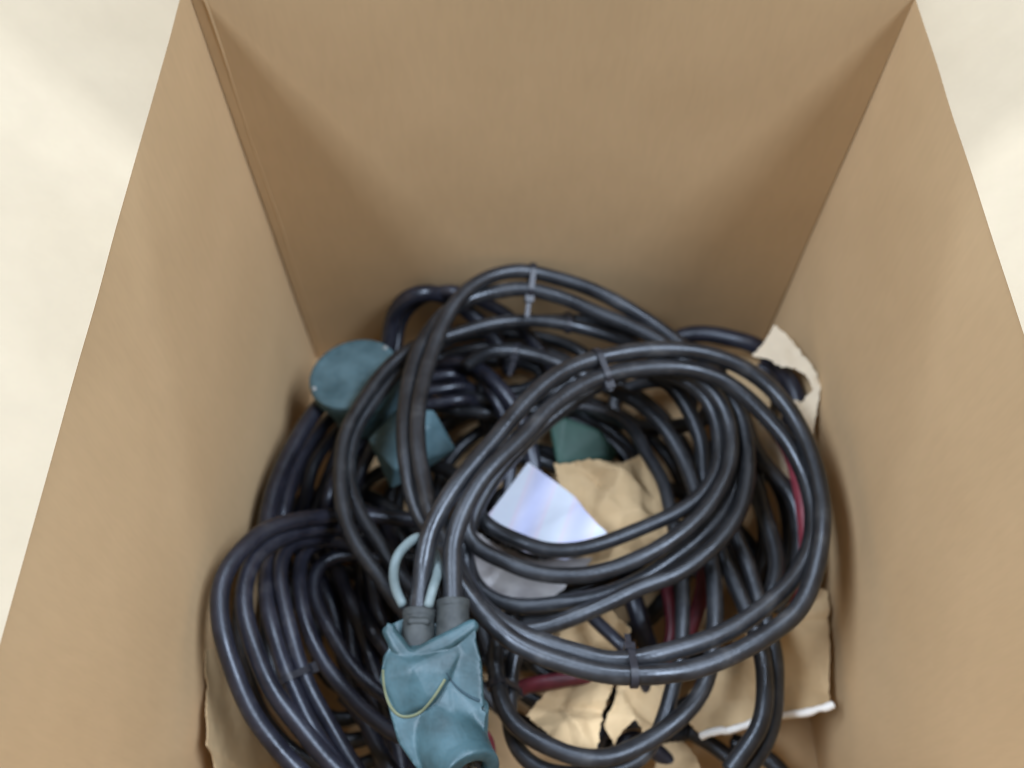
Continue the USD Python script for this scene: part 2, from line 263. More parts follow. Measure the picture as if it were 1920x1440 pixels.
QZ = {'Q1': {0:-.615, 4:-.600, 7:-.548, 10:-.532, 13:-.545, 17:-.575}, 'Q2': {0:-.615, 3:-.60, 5:-.558, 8:-.545, 11:-.555, 14:-.58},
      'Q3': {0:-.63, 2:-.59, 5:-.565, 10:-.58}, 'Q4': {0:-.63, 2:-.595, 5:-.570, 10:-.59}, 'Q5': {0:-.63, 3:-.60, 6:-.595, 10:-.61}, 'Q6': {0:-.64, 3:-.62, 7:-.63}}
for k in QS: cable(k, zs(QS[k], QZ[k]), .0055 if k in ('Q1', 'Q2') else .0049)
cable('N1', zs([(640,1300),(680,1345),(701,1388),(726,1434),(760,1480)], {0:-.66, 4:-.63}), .0052)
cable('J1', zs([(790,700),(842,680),(873,682),(904,696),(935,723),(956,748),(978,785),(992,820),(998,850),(1003,890),(1000,950)], {0:-.66, 4:-.635, 8:-.635, 10:-.65}), .0056)
cable('J2', zs([(830,700),(880,692),(908,716),(929,748),(942,769),(954,810),(958,850),(956,890),(950,940)], {0:-.67, 3:-.645, 8:-.66}), .0050)
for i, (du, dv) in enumerate(((0, 0), (-8, -24), (-30, -46))):
    cable(f'W{i}', zs([(745+du,775+dv),(795+du,759+dv),(840+du,753+dv),(872+du,748+dv),(892+du,752+dv),(905+du,775+dv),(910+du,810+dv)], {0:-.66, 3:-.645+.003*i, 4:-.65, 6:-.69}), .0046)
cable('X1', zs([(1080,1125),(1122,1169),(1165,1209),(1200,1255),(1215,1320)], {0:-.625, 2:-.608, 3:-.615, 4:-.65}), .0045)
cable('X2', zs([(1170,1080),(1190,1130),(1205,1180),(1222,1240),(1230,1300)], {0:-.66, 2:-.65, 4:-.69}), .0072)
cable('Y1', zs([(1160,1320),(1140,1350),(1120,1390),(1100,1430),(1090,1470)], {0:-.67, 2:-.64, 4:-.65}), .0052)
cable('Y2', zs([(1150,1420),(1185,1385),(1225,1405),(1280,1450)], {0:-.67, 1:-.655, 3:-.67}), .0056)
cable('Z1', zs([(1290,1370),(1340,1400),(1375,1430),(1400,1470)], {0:-.69, 3:-.68}), .0055)
cable('Z2', zs([(1370,1390),(1410,1405),(1450,1432),(1490,1480)], {0:-.685, 3:-.68}), .0060)
cable('R1', zs([(1230,665),(1260,640),(1290,628),(1327,626),(1369,634),(1420,650),(1462,690),(1490,735),(1497,790),(1480,850)], {0:-.65, 3:-.638, 5:-.632, 7:-.608, 9:-.63}), .0070)
cable('R2', zs([(1420,690),(1450,700),(1472,730),(1480,775),(1465,830)], {0:-.64, 2:-.615, 4:-.65}), .0055)
cable('V1', zs([(1430,780),(1465,820),(1485,860),(1499,911),(1508,970),(1512,1020),(1506,1080),(1480,1130)], {0:-.625, 3:-.60, 7:-.62}), .0052)
cable('V2', zs([(1290,990),(1318,1060),(1312,1130),(1295,1180),(1270,1240),(1200,1275),(1100,1268),(1043,1277),(975,1290),(930,1320)], {0:-.66, 2:-.645, 4:-.65, 7:-.625, 9:-.65}), .0052)
cable('V3', zs([(1235,1010),(1248,1090),(1258,1150),(1258,1195),(1240,1250)], {0:-.67, 2:-.65, 4:-.67}), .0045)
cable('V4', zs([(880,1345),(902,1368),(917,1388),(922,1420)], {0:-.60, 1:-.575, 3:-.60}), .0028)
fill = []
def oval(cu, cv, a, b, z, n=14, ph=0.):
    return [(cu + a * math.cos(t + ph), cv + b * math.sin(t + ph), z + .006 * math.sin(2 * t + ph)) for t in np.linspace(0, 2 * np.pi, n, endpoint=False)]
for i, (cu, cv, a, b, z) in enumerate(((985, 960, 330, 285, -.700), (1010, 985, 285, 245, -.694), (985, 960, 240, 205, -.701), (1010, 950, 195, 170, -.692), (980, 970, 150, 130, -.700), (985, 950, 105, 92, -.693), (980, 965, 60, 52, -.70),
                                        (640, 1180, 190, 260, -.690), (650, 1170, 150, 220, -.676), (640, 1180, 105, 170, -.688), (650, 1180, 60, 110, -.675), (1150, 1150, 300, 250, -.688), (1150, 1150, 250, 205, -.676), (1150, 1150, 190, 150, -.688), (930, 700, 190, 75, -.668), (940, 700, 140, 50, -.655), (930, 705, 90, 30, -.672), (1370, 770, 75, 85, -.685), (1230, 745, 140, 55, -.660), (1240, 760, 90, 45, -.672), (1420, 1010, 60, 130, -.668), (1400, 1010, 35, 90, -.660), (780, 960, 120, 90, -.672))):
    C[f'L{i}'] = dict(p=oval(cu, cv, a, b, z, ph=i), r=.0055, closed=True); fill.append(f'L{i}')

low_left, low_back = [], []
for i in range(7):                  # strands lying low under the left bundle and beside the left wall
    g = np.random.default_rng(60 + i); d = 27 * i
    C[f'M{i}'] = dict(p=[(545+d+g.normal(0,7), 985-d*.2, -.69), (580+d+g.normal(0,7), 1060-d*.2, -.660), (615+d+g.normal(0,9), 1150+g.normal(0,8), -.655), (660+d*.9+g.normal(0,9), 1250, -.657), (690+d*.8+g.normal(0,9), 1340, -.66), (715+d*.7, 1450, -.67)], r=.0052, closed=False); low_left.append(f'M{i}')
for i in range(6):
    g = np.random.default_rng(80 + i); d = 25 * i
    C[f'B{i}'] = dict(p=[(520+d, 1010+g.normal(0,6), -.69), (540+d+g.normal(0,7), 940, -.665), (570+d*.95+g.normal(0,7), 870, -.655), (615+d*.9+g.normal(0,7), 800, -.655), (680+d*.6, 745+d*.15, -.665), (760+d*.4, 720+d*.2, -.69)], r=.0052, closed=False); low_back.append(f'B{i}')

# sample, then part the runs along their lines of sight until none cuts another
STEP = .0042
for k, c in C.items():
    p = np.array(c['p'], float); w = P(p[:, 0], p[:, 1], p[:, 2])
    L = np.linalg.norm(np.diff(w, axis=0), axis=1).sum(); n = max(24, int(L / STEP))
    s = spline(p * [1, 1, 1500], n, c['closed']) / [1, 1, 1500]
    c['d'] = unit(ray(s[:, 0], s[:, 1])); c['t'] = np.linalg.norm(P(s[:, 0], s[:, 1], s[:, 2]) - [0, 0, CAMZ], axis=1)
    c['px'] = s[:, :2]
names = list(C); idx = np.concatenate([np.full(len(C[k]['t']), i) for i, k in enumerate(names)])
loc = np.concatenate([np.arange(len(C[k]['t'])) for k in names]); cnt = np.array([len(C[k]['t']) for k in names])
D = np.concatenate([C[k]['d'] for k in names]); T0 = np.concatenate([C[k]['t'] for k in names]); R = np.array([C[k]['r'] for k in names])[idx]
T = T0.copy(); CAM = np.array([0, 0, CAMZ])
def clampT(T):
    tm = np.full(len(T), 9.)
    tm = np.minimum(tm, (YB - .002 - R) / np.maximum(D[:, 1], 1e-6))
    tm = np.minimum(tm, (CAMZ - .001 - R) / -D[:, 2])
    left = D[:, 0] < 0
    tm = np.where(left, np.minimum(tm, (XL - .004 + R) / np.minimum(D[:, 0], -1e-6)), np.minimum(tm, (XR - .002 - R) / np.maximum(D[:, 0], 1e-6)))
    return np.minimum(T, tm)
for it in range(150):
    X = D * T[:, None] + CAM
    pr = cKDTree(X).query_pairs(.0150, output_type='ndarray')
    i, j = pr[:, 0], pr[:, 1]
    same = idx[i] == idx[j]; gap = np.abs(loc[i] - loc[j]); gap = np.minimum(gap, cnt[idx[i]] - gap)
    ok = ~same | (gap > 12)
    i, j = i[ok], j[ok]; dist = np.linalg.norm(X[i] - X[j], axis=1); need = (R[i] + R[j]) * 1.0 - dist
    h = need > 0; i, j, need = i[h], j[h], need[h]
    push = np.zeros(len(T)); 
    sgn = np.where(T[i] < T[j], 1., -1.)
    np.minimum.at(push, np.where(sgn > 0, i, j), -need * .35)
    far = np.zeros(len(T)); np.maximum.at(far, np.where(sgn > 0, j, i), need * .35)
    dT = push + far
    out = np.empty_like(T); o = 0
    for q, k in enumerate(names):
        n = cnt[q]; out[o:o+n] = gaussian_filter1d(dT[o:o+n], 3, mode='wrap' if C[k]['closed'] else 'nearest') * 1.5
        if it % 10 == 9: T[o:o+n] = gaussian_filter1d(T[o:o+n], 1.2, mode='wrap' if C[k]['closed'] else 'nearest')
        o += n
    T = clampT(T + out)
print('cable overlap left: mean %.2f mm, worst %.2f mm, pairs %d' % (need.mean() * 1e3 if len(need) else 0, need.max() * 1e3 if len(need) else 0, len(need)))
o = 0
for q, k in enumerate(names):
    C[k]['t'] = T[o:o+cnt[q]]; C[k]['x'] = D[o:o+cnt[q]] * C[k]['t'][:, None] + CAM; o += cnt[q]
def cmesh(k, sides=16):
    c = C[k]; x = c['x'].copy()
    m = 'wrap' if c['closed'] else 'nearest'
    x = np.stack([gaussian_filter1d(x[:, a], 1.0, mode=m) for a in range(3)], 1)
    s = np.arange(len(x)) * STEP
    r = c['r'] * (1 + .018 * np.sin(s * 210 + c['r'] * 9e4) * np.sin(s * 37))
    return tube(x, r, sides, c['closed'])
def near(k, u, v, ahead=None):
    d = np.linalg.norm(C[k]['px'] - [u, v], axis=1)
    if ahead is not None: d[ahead] = 1e9
    return int(d.argmin())
def tie_mesh(k1, k2, u, v, width=.0042, tail=.02, head=True):
    """nylon tie round two cables side by side (or one)"""
    i = near(k1, u, v); x = C[k1]['x']; a = x[i]; t = unit(x[min(i+2, len(x)-1)] - x[max(i-2, 0)])
    if k2:
        y = C[k2]['x']; jj = np.linalg.norm(y - a, axis=1).argmin(); b = y[jj]; r2 = C[k2]['r']
    else: b = a + .0001 * np.cross(t, [0, 0, 1]); r2 = C[k1]['r']
    e = b - a; e = e - t * (e @ t); L = np.linalg.norm(e); e1 = e / L; e2 = np.cross(t, e1)
    inner = sg.MultiPolygon([sg.Point(0, 0).buffer(C[k1]['r'] + .0002), sg.Point(L, 0).buffer(r2 + .0002)]).convex_hull
    ringp = inner.buffer(.0013).difference(inner)
    m = trimesh.creation.extrude_polygon(ringp, width, engine='earcut'); m.apply_translation([0, 0, -width / 2])
    parts = [m]
    side = 1 if e2 @ (CAM - a) > 0 else -1
    hx = -(C[k1]['r'] + .002)
    if head:
        hb = trimesh.creation.box((.0055, .0062, width * 1.5)); hb.apply_translation((L + r2 + .002, -.001, 0)); parts.append(hb)
        tb = trimesh.creation.box((tail, .0014, width * .8)); tb.apply_translation((L + r2 + .002 + tail / 2, -.001, 0)); parts.append(tb)
    m = trimesh.util.concatenate(parts)
    M = np.eye(4); M[:3, 0], M[:3, 1], M[:3, 2], M[:3, 3] = e1, e2, t, a
    m.apply_transform(M); return m
def base(ks):
    x = np.vstack([C[k]['x'] for k in ks]); c = x.mean(0); return (c[0], c[1], x[:, 2].min())

# ------------------------------------------------------------------ teal connector in front with its cable pair
def frame(u, v, z, roll=0., lean=0.):
    """a plane near (u, v, z) that faces the lens: returns to_world(px offsets, lift towards the lens)"""
    o_ = P(u, v, z); n = unit(CAM - o_); e1 = unit(np.cross([0, 1, 0], n)); e2 = np.cross(e1, n)     # e2 points down the picture
    if e2[1] > 0: e2 = -e2
    if lean:
        c_, s_ = math.cos(lean), math.sin(lean); n, e2 = c_ * n + s_ * e2, c_ * e2 - s_ * n
    s = -(o_ - CAM) @ np.array([0, -ST, CT]) / FPX
    return o_, e1, e2, n, s
def from_plane(poly, lo, hi, fr, u0, v0, taper=0.):
    o_, e1, e2, n, s = fr
    poly = np.asarray(poly, float)
    cs = m3.CrossSection([np.column_stack([(poly[:, 0] - u0) * s, -(poly[:, 1] - v0) * s])], m3.FillRule.NonZero)
    man = m3.Manifold.extrude(cs, hi - lo).translate((0, 0, lo))
    return man
def placed(t, fr):
    o_, e1, e2, n, s = fr; M = np.eye(4); M[:3, 0], M[:3, 1], M[:3, 2], M[:3, 3] = e1, -e2, n, o_
    t = t.copy(); t.apply_transform(M)
    if np.linalg.det(M[:3, :3]) < 0: t.invert()
    return t
conn = thing('cable_connector', 'teal rubber two-cable connector in front with grey boots and pair of black cables looping up', 'connector', tuple(P(812, 1300, -.54)))
FR = frame(812, 1300, -.522); u0, v0, S = 812, 1300, FR[4]
def loc2(u, v, h): return ((u - u0) * S, -(v - v0) * S, h)
full = [(720,1178),(727,1222),(716,1262),(724,1296),(735,1335),(752,1383),(776,1414),(800,1440),(905,1440),(909,1390),(907,1325),(900,1245),(887,1205),(884,1168),(850,1150),(810,1172),(760,1160)]
front = [(720,1176),(728,1215),(716,1262),(731,1322),(752,1383),(776,1414),(800,1440),(905,1440),(909,1390),(907,1325),(900,1245),(888,1205),(884,1166),(868,1188),(838,1204),(802,1222),(768,1238),(748,1224),(738,1200),(732,1178)]
def rot_sphere(r): return m3.Manifold.sphere(r, 24)
body = from_plane(full, -.020, -.002, FR, u0, v0) + from_plane(front, -.004, .013, FR, u0, v0)
# swelling of the moulded front: a raised shield under the yellow line, a lower shoulder to the right
shield = m3.Manifold.batch_hull([rot_sphere(.006).translate(loc2(u, v, h)) for u, v, h in ((738,1240,.009),(734,1275,.010),(760,1322,.010),(800,1305,.012),(828,1262,.011),(850,1225,.008),(775,1262,.016))])
ridge = m3.Manifold.batch_hull([rot_sphere(.004).translate(loc2(u, v, h)) for u, v, h in ((726,1192,.010),(766,1240,.013),(745,1225,.012))]) + \
        m3.Manifold.batch_hull([rot_sphere(.004).translate(loc2(u, v, h)) for u, v, h in ((766,1240,.013),(836,1212,.012),(879,1180,.010))])
should = m3.Manifold.batch_hull([rot_sphere(.006).translate(loc2(u, v, h)) for u, v, h in ((842,1290,.007),(896,1325,.006),(895,1380,.006),(800,1380,.008),(770,1370,.005),(850,1350,.011))])
# the nose: a short cylinder that tips up towards the viewer at the lower right
c0, c1 = np.array(loc2(842, 1380, .001)), np.array(loc2(880, 1436, .018)); ax = unit(c1 - c0)
def cyl(a, b, r0, r1, seg=40):
    a, b = np.array(a, float), np.array(b, float); h = np.linalg.norm(b - a); z = (b - a) / h
    x = unit(np.cross(z, [0.3, 1, .1])); y = np.cross(z, x)
    return m3.Manifold.cylinder(h, r0, r1, seg).transform(np.column_stack([x, y, z, a]).astype(float))
nose = cyl(c0 - ax * .010, c1, .0225, .0168) + cyl(c1 - ax * .005, c1 + ax * .002, .0178, .0172)
bore = cyl(c1 - ax * .010, c1 + ax * .02, .0098, .0104)
def tidy(man, length, it): return soften(man, length, it)
hous = tidy((body + shield + ridge + should + nose) - bore, .0022, 14)
v_ = np.asarray(hous.vertices); nn = hous.vertex_normals; hous.vertices = v_ + nn * ((meshkit.fbm(v_ * 120, 3) - .5) * .0004)[:, None]
obj('housing', placed(hous, FR), M_teal, conn, smooth=True)
sock = tri(cyl(c1 - ax * .0095, c1 - ax * .004, .0097, .0097)); obj('socket', placed(sock, FR), M_hole, conn)
bx, by = unit(np.cross(ax, [0, 0, 1])), np.cross(ax, unit(np.cross(ax, [0, 0, 1])))
for a in (math.pi * .5, math.pi * 1.17, math.pi * 1.83):
    q = c1 + .0048 * (math.cos(a) * bx + math.sin(a) * by)
    obj('pin', placed(tri(cyl(q - ax * .006, q + ax * .0015, .0017, .0013, 14)), FR), M_metal, conn)
def on_front(pts, lift):          # line laid on the moulded front
    t = placed(hous, FR); o_, e1, e2, n, s = FR
    q = spline(np.asarray(pts, float), 60)
    org = np.array([o_ + e1 * (u - u0) * s + e2 * (v - v0) * s + n * .06 for u, v in q])
    hit, ri, _ = t.ray.intersects_location(org, np.tile(-n, (len(org), 1)), multiple_hits=False)
    ordr = np.argsort(ri); return hit[ordr] + n * lift
seam = on_front([(719,1258),(722,1285),(731,1315),(745,1334),(760,1341),(785,1336),(803,1320),(818,1300),(834,1273)], .0002)
obj('mould_seam', tube(np.stack([gaussian_filter1d(seam[:, a], 1.5) for a in range(3)], 1), .00085, 8), M_seam, conn)
gr = on_front([(834,1263),(845,1278),(862,1294),(880,1305),(898,1312)], .0)
obj('groove', tube(np.stack([gaussian_filter1d(gr[:, a], 1.5) for a in range(3)], 1), np.linspace(.0004, .0009, len(gr)), 8), M_dark_seam, conn)
for k, (ub, vb, ue, ve, r0, r1) in {'A1': (778, 1222, 773, 1148, .0098, .0086), 'A2': (846, 1200, 841, 1128, .0100, .0088)}.items():
    o_, e1, e2, n, s = FR
    bot = o_ + e1 * (ub - u0) * s + e2 * (vb - v0) * s + n * .001
    C[k]['x'][:9] = np.array([bot + (C[k]['x'][9] - bot) * q for q in np.linspace(.2, .93, 9)])
    top = bot + unit(C[k]['x'][9] - bot) * math.hypot(ub - ue, vb - ve) * s
    a_ = unit(top - bot)
    m_ = cyl(bot - a_ * .006, top, r0, r1) + cyl(top - a_ * .004, top, r1 + .0007, r1 + .0009)
    m_ = m_ - cyl(top - a_ * .0018, top + a_ * .01, r1 - .0014, r1 - .0014)
    if k == 'A1': m_ = m_ + m3.Manifold.batch_hull([rot_sphere(.0025).translate(tuple(bot + (top - bot) * .72 + e1 * x_ + unit(CAM - bot) * .0078)) for x_ in (-.004, .004)])
    else: pass
    obj('cable_gland', soften(m_, .0017, 4), M_boot, conn, smooth=True)
obj('cable', cmesh('A1'), M_cable, conn, smooth=True); obj('cable', cmesh('A2'), M_cable, conn, smooth=True)
for (u, v, tl) in ((1123, 684, .004), (1188, 1253, .012), (996, 528, .014)):
    obj('cable_tie', tie_mesh('A1' if u != 996 else 'A2', 'A2' if u != 996 else 'A1', u, v, tail=tl), M_tie, conn)
# tether strap round the left cable just above its boot
zt = lambda u, v, h: tuple(P(u, v, h))
strap = [zt(756,1135,-.523), zt(745,1112,-.520), zt(738,1080,-.514), zt(744,1046,-.510), zt(762,1022,-.514), zt(786,1008,-.522), zt(806,1020,-.532), zt(819,1050,-.528), zt(819,1080,-.516), zt(811,1106,-.510), zt(803,1137,-.512)]
q = spline(strap, 60)
t_ = tube(q, .0029, 10); obj('tether_strap', t_, M_strap, conn, smooth=True)

# ------------------------------------------------------------------ teal plug with round cap at the back left
plug = thing('cable_plug', 'teal plug with a round flat cap leaning against the box wall at the back left', 'connector', tuple(P(680, 780, -.64)))
pc = P(662, 697, -.600); nv = unit(CAM - pc); e1 = unit(np.cross([0, 1, 0], nv)); e2 = np.cross(e1, nv); e2 = -e2 if e2[1] > 0 else e2
axd = unit(-.72 * nv + .70 * (.46 * e1 + .89 * e2))         # from the cap down into the body
def rings(prof, c, a, seg=48):                              # surface of revolution: (distance, radius)
    x = unit(np.cross(a, [0.2, .1, 1])); y = np.cross(a, x); th = np.linspace(0, 2 * np.pi, seg, endpoint=False)
    V = np.array([c + a * d + r * (math.cos(t) * x + math.sin(t) * y) for d, r in prof for t in th]); n = len(prof)
    F = []
    for i in range(n - 1):
        for j in range(seg):
            p, q_, r_, s_ = i * seg + j, i * seg + (j + 1) % seg, (i + 1) * seg + (j + 1) % seg, (i + 1) * seg + j
            F += [[p, q_, r_], [p, r_, s_]]
    t = trimesh.Trimesh(V, F, process=False); t.merge_vertices(); t.update_faces(t.nondegenerate_faces()); t.fix_normals(); return t
obj('cap', rings([(.0012, 0.00001), (.0012, .024), (.0006, .0285), (0, .0300), (.0004, .0325), (.0016, .0340), (.004, .0346), (.012, .0343), (.0145, .0334), (.0150, .0305), (.020, .0298), (.048, .0265), (.050, .0255), (.050, .0001)], pc, axd), M_teal_dark, plug, smooth=35)
bx_, by_ = unit(np.cross(axd, [0, 0, 1])), None; by_ = np.cross(axd, bx_)
for (u, v) in ((601, 722), (723, 650)):
    q = P(u, v, -.60); q = q - pc; q = q - axd * (q @ axd); q = pc + unit(q) * .0312 - axd * .0002
    s_ = trimesh.creation.icosphere(2, .0018); s_.apply_scale((1, 1, .6)); s_.apply_translation(q)
    obj('rivet', s_, M_scuff, plug, smooth=True)
FB = frame(770, 835, -.615); bo = [(697,829),(739,776),(806,770),(849,836),(815,864),(738,912)]
o_, be1, be2, bn, bs = FB
lv = lambda u, v, h: tuple(((u - 770) * bs, -(v - 835) * bs, h))
blk = m3.Manifold.batch_hull([m3.Manifold.sphere(.0022, 16).translate(lv(u, v, h)) for u, v, h in
    [(697,829,-.002),(739,776,-.004),(806,772,-.006),(849,836,-.010),(814,864,-.012),(740,912,-.012),(700,833,-.026),(745,790,-.026),(845,836,-.026),(810,862,-.026),(745,905,-.026),(744,878,.004),(752,800,.004),(800,800,.002)]])
obj('housing', placed(soften(blk, .003, 3), FB), M_teal_dark, plug, smooth=50)
neck = rings([(.040, .0001), (.040, .020), (.062, .018), (.062, .0001)], pc, axd); obj('neck', neck, M_teal_dark, plug)

# ------------------------------------------------------------------ the other cables
def coil(name, ks, label, m=M_cable, ties=(), part='cable_turn', cat='cable'):
    if len(ks) == 1 and not ties:
        return single(name, cmesh(ks[0]), m, label, cat, smooth=True)
    t = thing(name, label, cat, base(ks))
    for k in ks: obj(part, cmesh(k), m, t, smooth=True)
    for a in ties: obj('cable_tie', tie_mesh(*a[:4], **(a[4] if len(a) > 4 else {})), M_tie, t)
    return t
coil('cable_coil', ['K1', 'K2', 'K3', 'K4'], 'black cable wound in four turns round the white label, under the topmost loop')
coil('cable', ['C1', 'C2'], 'doubled black cable crossing over the round teal cap at the left', ties=[('C1', 'C2', 1067, 607, dict(tail=.006))], part='strand')
coil('cable_coil', ['Q1', 'Q2', 'Q3', 'Q4', 'Q5', 'Q6'], 'bundle of dark cable turns bulging towards the left box wall', M_navy, ties=[('Q3', 'Q4', 545, 1266, dict(tail=.004))])
coil('cable', ['D1', 'D2'], 'black cable pair curving round the crumpled paper at the bottom centre', ties=[('D1', None, 973, 660, dict(tail=.016)), ('D1', 'D2', 934, 1278, dict(tail=.003))], part='strand')
coil('cable', ['D3', 'D4'], 'black cable pair hanging over the pale torn paper edge at lower right', M_cable, part='strand')
coil('cable', ['H1', 'H2'], 'dark cable pair arching against the back wall behind the round teal cap', M_navy, part='strand')
coil('cable', ['S1', 'S2'], 'dark cable pair running down from under the round teal cap', M_navy, part='strand')
coil('cable', ['J1', 'J2'], 'dim cable pair dropping behind the top corner of the white label', M_navy, part='strand')
coil('cable_coil', ['W0', 'W1', 'W2'], 'short stack of dark cable bends right of the teal plug housing', M_navy)
coil('cable', ['N1'], 'short dark cable between the left bundle and the front connector', M_navy)
coil('cable', ['X1'], 'thin navy cable passing under the bottom of the big loop beside paper', M_navy)
coil('cable', ['X2'], 'thick blackish cable end beside the deep red cables', M_navy)
coil('cable', ['Y1'], 'short cable showing below the torn point of crumpled paper at bottom centre', M_navy)
coil('cable', ['Y2'], 'dark cable bend under the right-hand crumpled paper at bottom centre', M_navy)
coil('cable', ['Z1'], 'dim cable beneath the pale torn paper edge at bottom right', M_cable)
coil('cable', ['Z2'], 'dim cable on the box floor in the bottom right corner', M_cable)
coil('cable', ['R1', 'R2'], 'dark cable running into the hole of the pale paper at the back right', M_navy, part='strand')
coil('red_cable', ['V1'], 'red cable inside the big loop beside the right box wall', M_red)
coil('red_cable', ['V2'], 'long deep red cable low in the pile, surfacing left of crumpled paper', M_deep_red)
coil('red_cable', ['V3'], 'short deep red cable end behind the upright strands', M_deep_red)
coil('red_cable', ['V4'], 'thin dark red cable bit beside the nose of the front connector', M_deep_red)
coil('cable_coil', fill[:7], 'black cable coiled flat on the box floor beneath the whole pile')
coil('cable_coil', fill[14:17], 'dark cable turns deep behind the arch at the back of the box')
coil('cable_coil', fill[17:], 'dark cable turns at the very bottom between the plug and the back right corner')
coil('cable_coil', low_back, 'dim cable strands low beside the left wall, below the round teal cap', M_navy, part='strand')
coil('cable_coil', low_left, 'dim cable strands low between the left bundle and the front connector', M_navy, part='strand')
coil('cable_coil', fill[11:14], 'black cable coiled on the box floor under the right-hand paper')
coil('cable_coil', fill[7:11], 'black cable coiled on the box floor under the left bundle')

# ------------------------------------------------------------------ crumpled paper, label, green cap
def sheet(poly, z, amp=.006, seed=0, thick=.0007, step=5, width=.034, fine=.0010, torn=.22):
    """a crumpled sheet: outline seen from above, heights z(u, v), sharp creases in random directions"""
    g = np.random.default_rng(seed); pg = sg.Polygon(poly).buffer(0)
    b = np.array(pg.segmentize(step).exterior.coords)[:-1]
    nb = g.normal(0, step * torn, b.shape); b = b + nb
    pg = sg.Polygon(b).buffer(0)
    pg = max(pg.geoms, key=lambda q: q.area) if hasattr(pg, 'geoms') else pg
    b = np.array(pg.exterior.coords)[:-1]
    x0, y0, x1, y1 = pg.bounds; X, Y = np.meshgrid(np.arange(x0, x1, step), np.arange(y0, y1, step))
    ip = np.column_stack([X.ravel(), Y.ravel()]) + g.normal(0, step * .2, (X.size, 2))
    ip = ip[shapely.contains_xy(pg.buffer(-step * .45), ip[:, 0], ip[:, 1])]
    pts = np.vstack([b, ip]); f = Delaunay(pts).simplices
    c = pts[f].mean(1); f = f[shapely.contains_xy(pg, c[:, 0], c[:, 1])]
    zz = np.array([z(u, v) for u, v in pts]); w = P(pts[:, 0], pts[:, 1], zz)
    hgt = np.zeros(len(w)); xy = w[:, :2]; lo, hi = xy.min(0) - .02, xy.max(0) + .02
    for wd, k in ((width, 1.), (width * .45, .42)):
        nq = max(6, int(np.prod(hi - lo) / wd ** 2 * 1.6))
        q = np.vstack([g.uniform(lo, hi, (nq, 2)), [[lo[0] - 1, lo[1] - 1], [hi[0] + 1, lo[1] - 1], [lo[0] - 1, hi[1] + 1], [hi[0] + 1, hi[1] + 1]]])
        hgt += k * LinearNDInterpolator(q, g.uniform(-.6, .6, len(q)))(xy)
    w = w + np.array([0, 0, 1.]) * (amp * hgt)[:, None] + (meshkit.fbm(w * 160, 2, seed + 5) - .5)[:, None] * fine
    t = trimesh.Trimesh(w, f, process=False); 
    if t.face_normals[:, 2].mean() < 0: f = f[:, ::-1]; t = trimesh.Trimesh(w, f, process=False)
    n = t.vertex_normals; low = w - n * thick; N = len(w)
    e = np.sort(np.vstack([f[:, [0, 1]], f[:, [1, 2]], f[:, [2, 0]]]), 1); de = np.vstack([f[:, [0, 1]], f[:, [1, 2]], f[:, [2, 0]]])
    _, inv, ct = np.unique(e, axis=0, return_inverse=True, return_counts=True); be = de[ct[inv.ravel()] == 1]
    side = np.vstack([np.column_stack([be[:, 0], be[:, 0] + N, be[:, 1] + N]), np.column_stack([be[:, 0], be[:, 1] + N, be[:, 1]])])
    return trimesh.Trimesh(np.vstack([w, low]), np.vstack([f, f[:, ::-1] + N, side]), process=False)
def plane(*pts):
    A = np.array([[u, v, 1] for u, v, _ in pts], float); c, *_ = np.linalg.lstsq(A, np.array([p[2] for p in pts]), rcond=None)
    return lambda u, v: c[0] * u + c[1] * v + c[2]
single('white_label', sheet([(990,868),(1020,890),(1052,912),(1080,932),(1098,958),(1120,982),(1138,998),(1118,1030),(1060,1050),(985,1035),(940,1010),(914,966),(950,920)], plane((990,868,-.602),(914,966,-.600),(1138,998,-.606)), .003, 3, .0003, width=.12, fine=.0002, torn=.02), M_label,
       'bluish white printed label lying in the middle of the coil', 'label', smooth=True)
single('plastic_film', sheet([(880,990),(930,1020),(1000,1048),(1110,1045),(1090,1075),(1035,1122),(960,1120),(905,1118),(872,1060)], plane((880,990,-.615),(1110,1045,-.625),(960,1120,-.615)), .004, 11, .0003, width=.05), M_grey,
       'grey plastic film below the white label, half hidden by cable turns', 'plastic film', smooth=True)
green = m3.Manifold.batch_hull([m3.Manifold.sphere(.003, 16).translate(tuple(P(u, v, h))) for u, v, h in
    ((1038,800,-.655),(1060,790,-.650),(1120,812,-.655),(1150,850,-.665),(1135,872,-.670),(1050,866,-.660),(1040,820,-.69),(1140,860,-.69),(1060,866,-.69),(1110,810,-.69))])
single('green_cap', soften(green, .004, 3), M_green, 'dark green plastic piece deep in the coil behind the kraft paper', 'plastic piece', smooth=True)
single('kraft_paper', sheet([(1040,868),(1080,862),(1150,866),(1215,850),(1245,880),(1285,960),(1240,1010),(1180,1060),(1120,1080),(1080,1040),(1060,960)], plane((1040,868,-.620),(1215,850,-.632),(1285,960,-.642),(1180,1060,-.628)), .016, 5), M_paper,
       'crumpled brown kraft paper beside the white label', 'paper', smooth=30)
single('kraft_paper', sheet([(1050,1178),(1140,1140),(1180,1180),(1170,1240),(1150,1280),(1128,1340),(1120,1405),(1060,1408),(1020,1372),(988,1342),(1020,1300),(1056,1262),(1045,1215)], plane((1050,1178,-.640),(1150,1280,-.625),(1020,1372,-.622)), .018, 6), M_paper,
       'crumpled kraft paper ball at bottom centre, left one of two under the cable loop', 'paper', smooth=30)
single('kraft_paper', sheet([(1160,1270),(1250,1265),(1262,1300),(1240,1345),(1228,1378),(1205,1372),(1188,1352),(1160,1380),(1152,1398),(1130,1362),(1150,1320)], plane((1160,1270,-.636),(1250,1265,-.632),(1152,1398,-.625)), .018, 9), M_paper,
       'jagged torn kraft paper at bottom centre between two cable strands', 'paper', smooth=30)
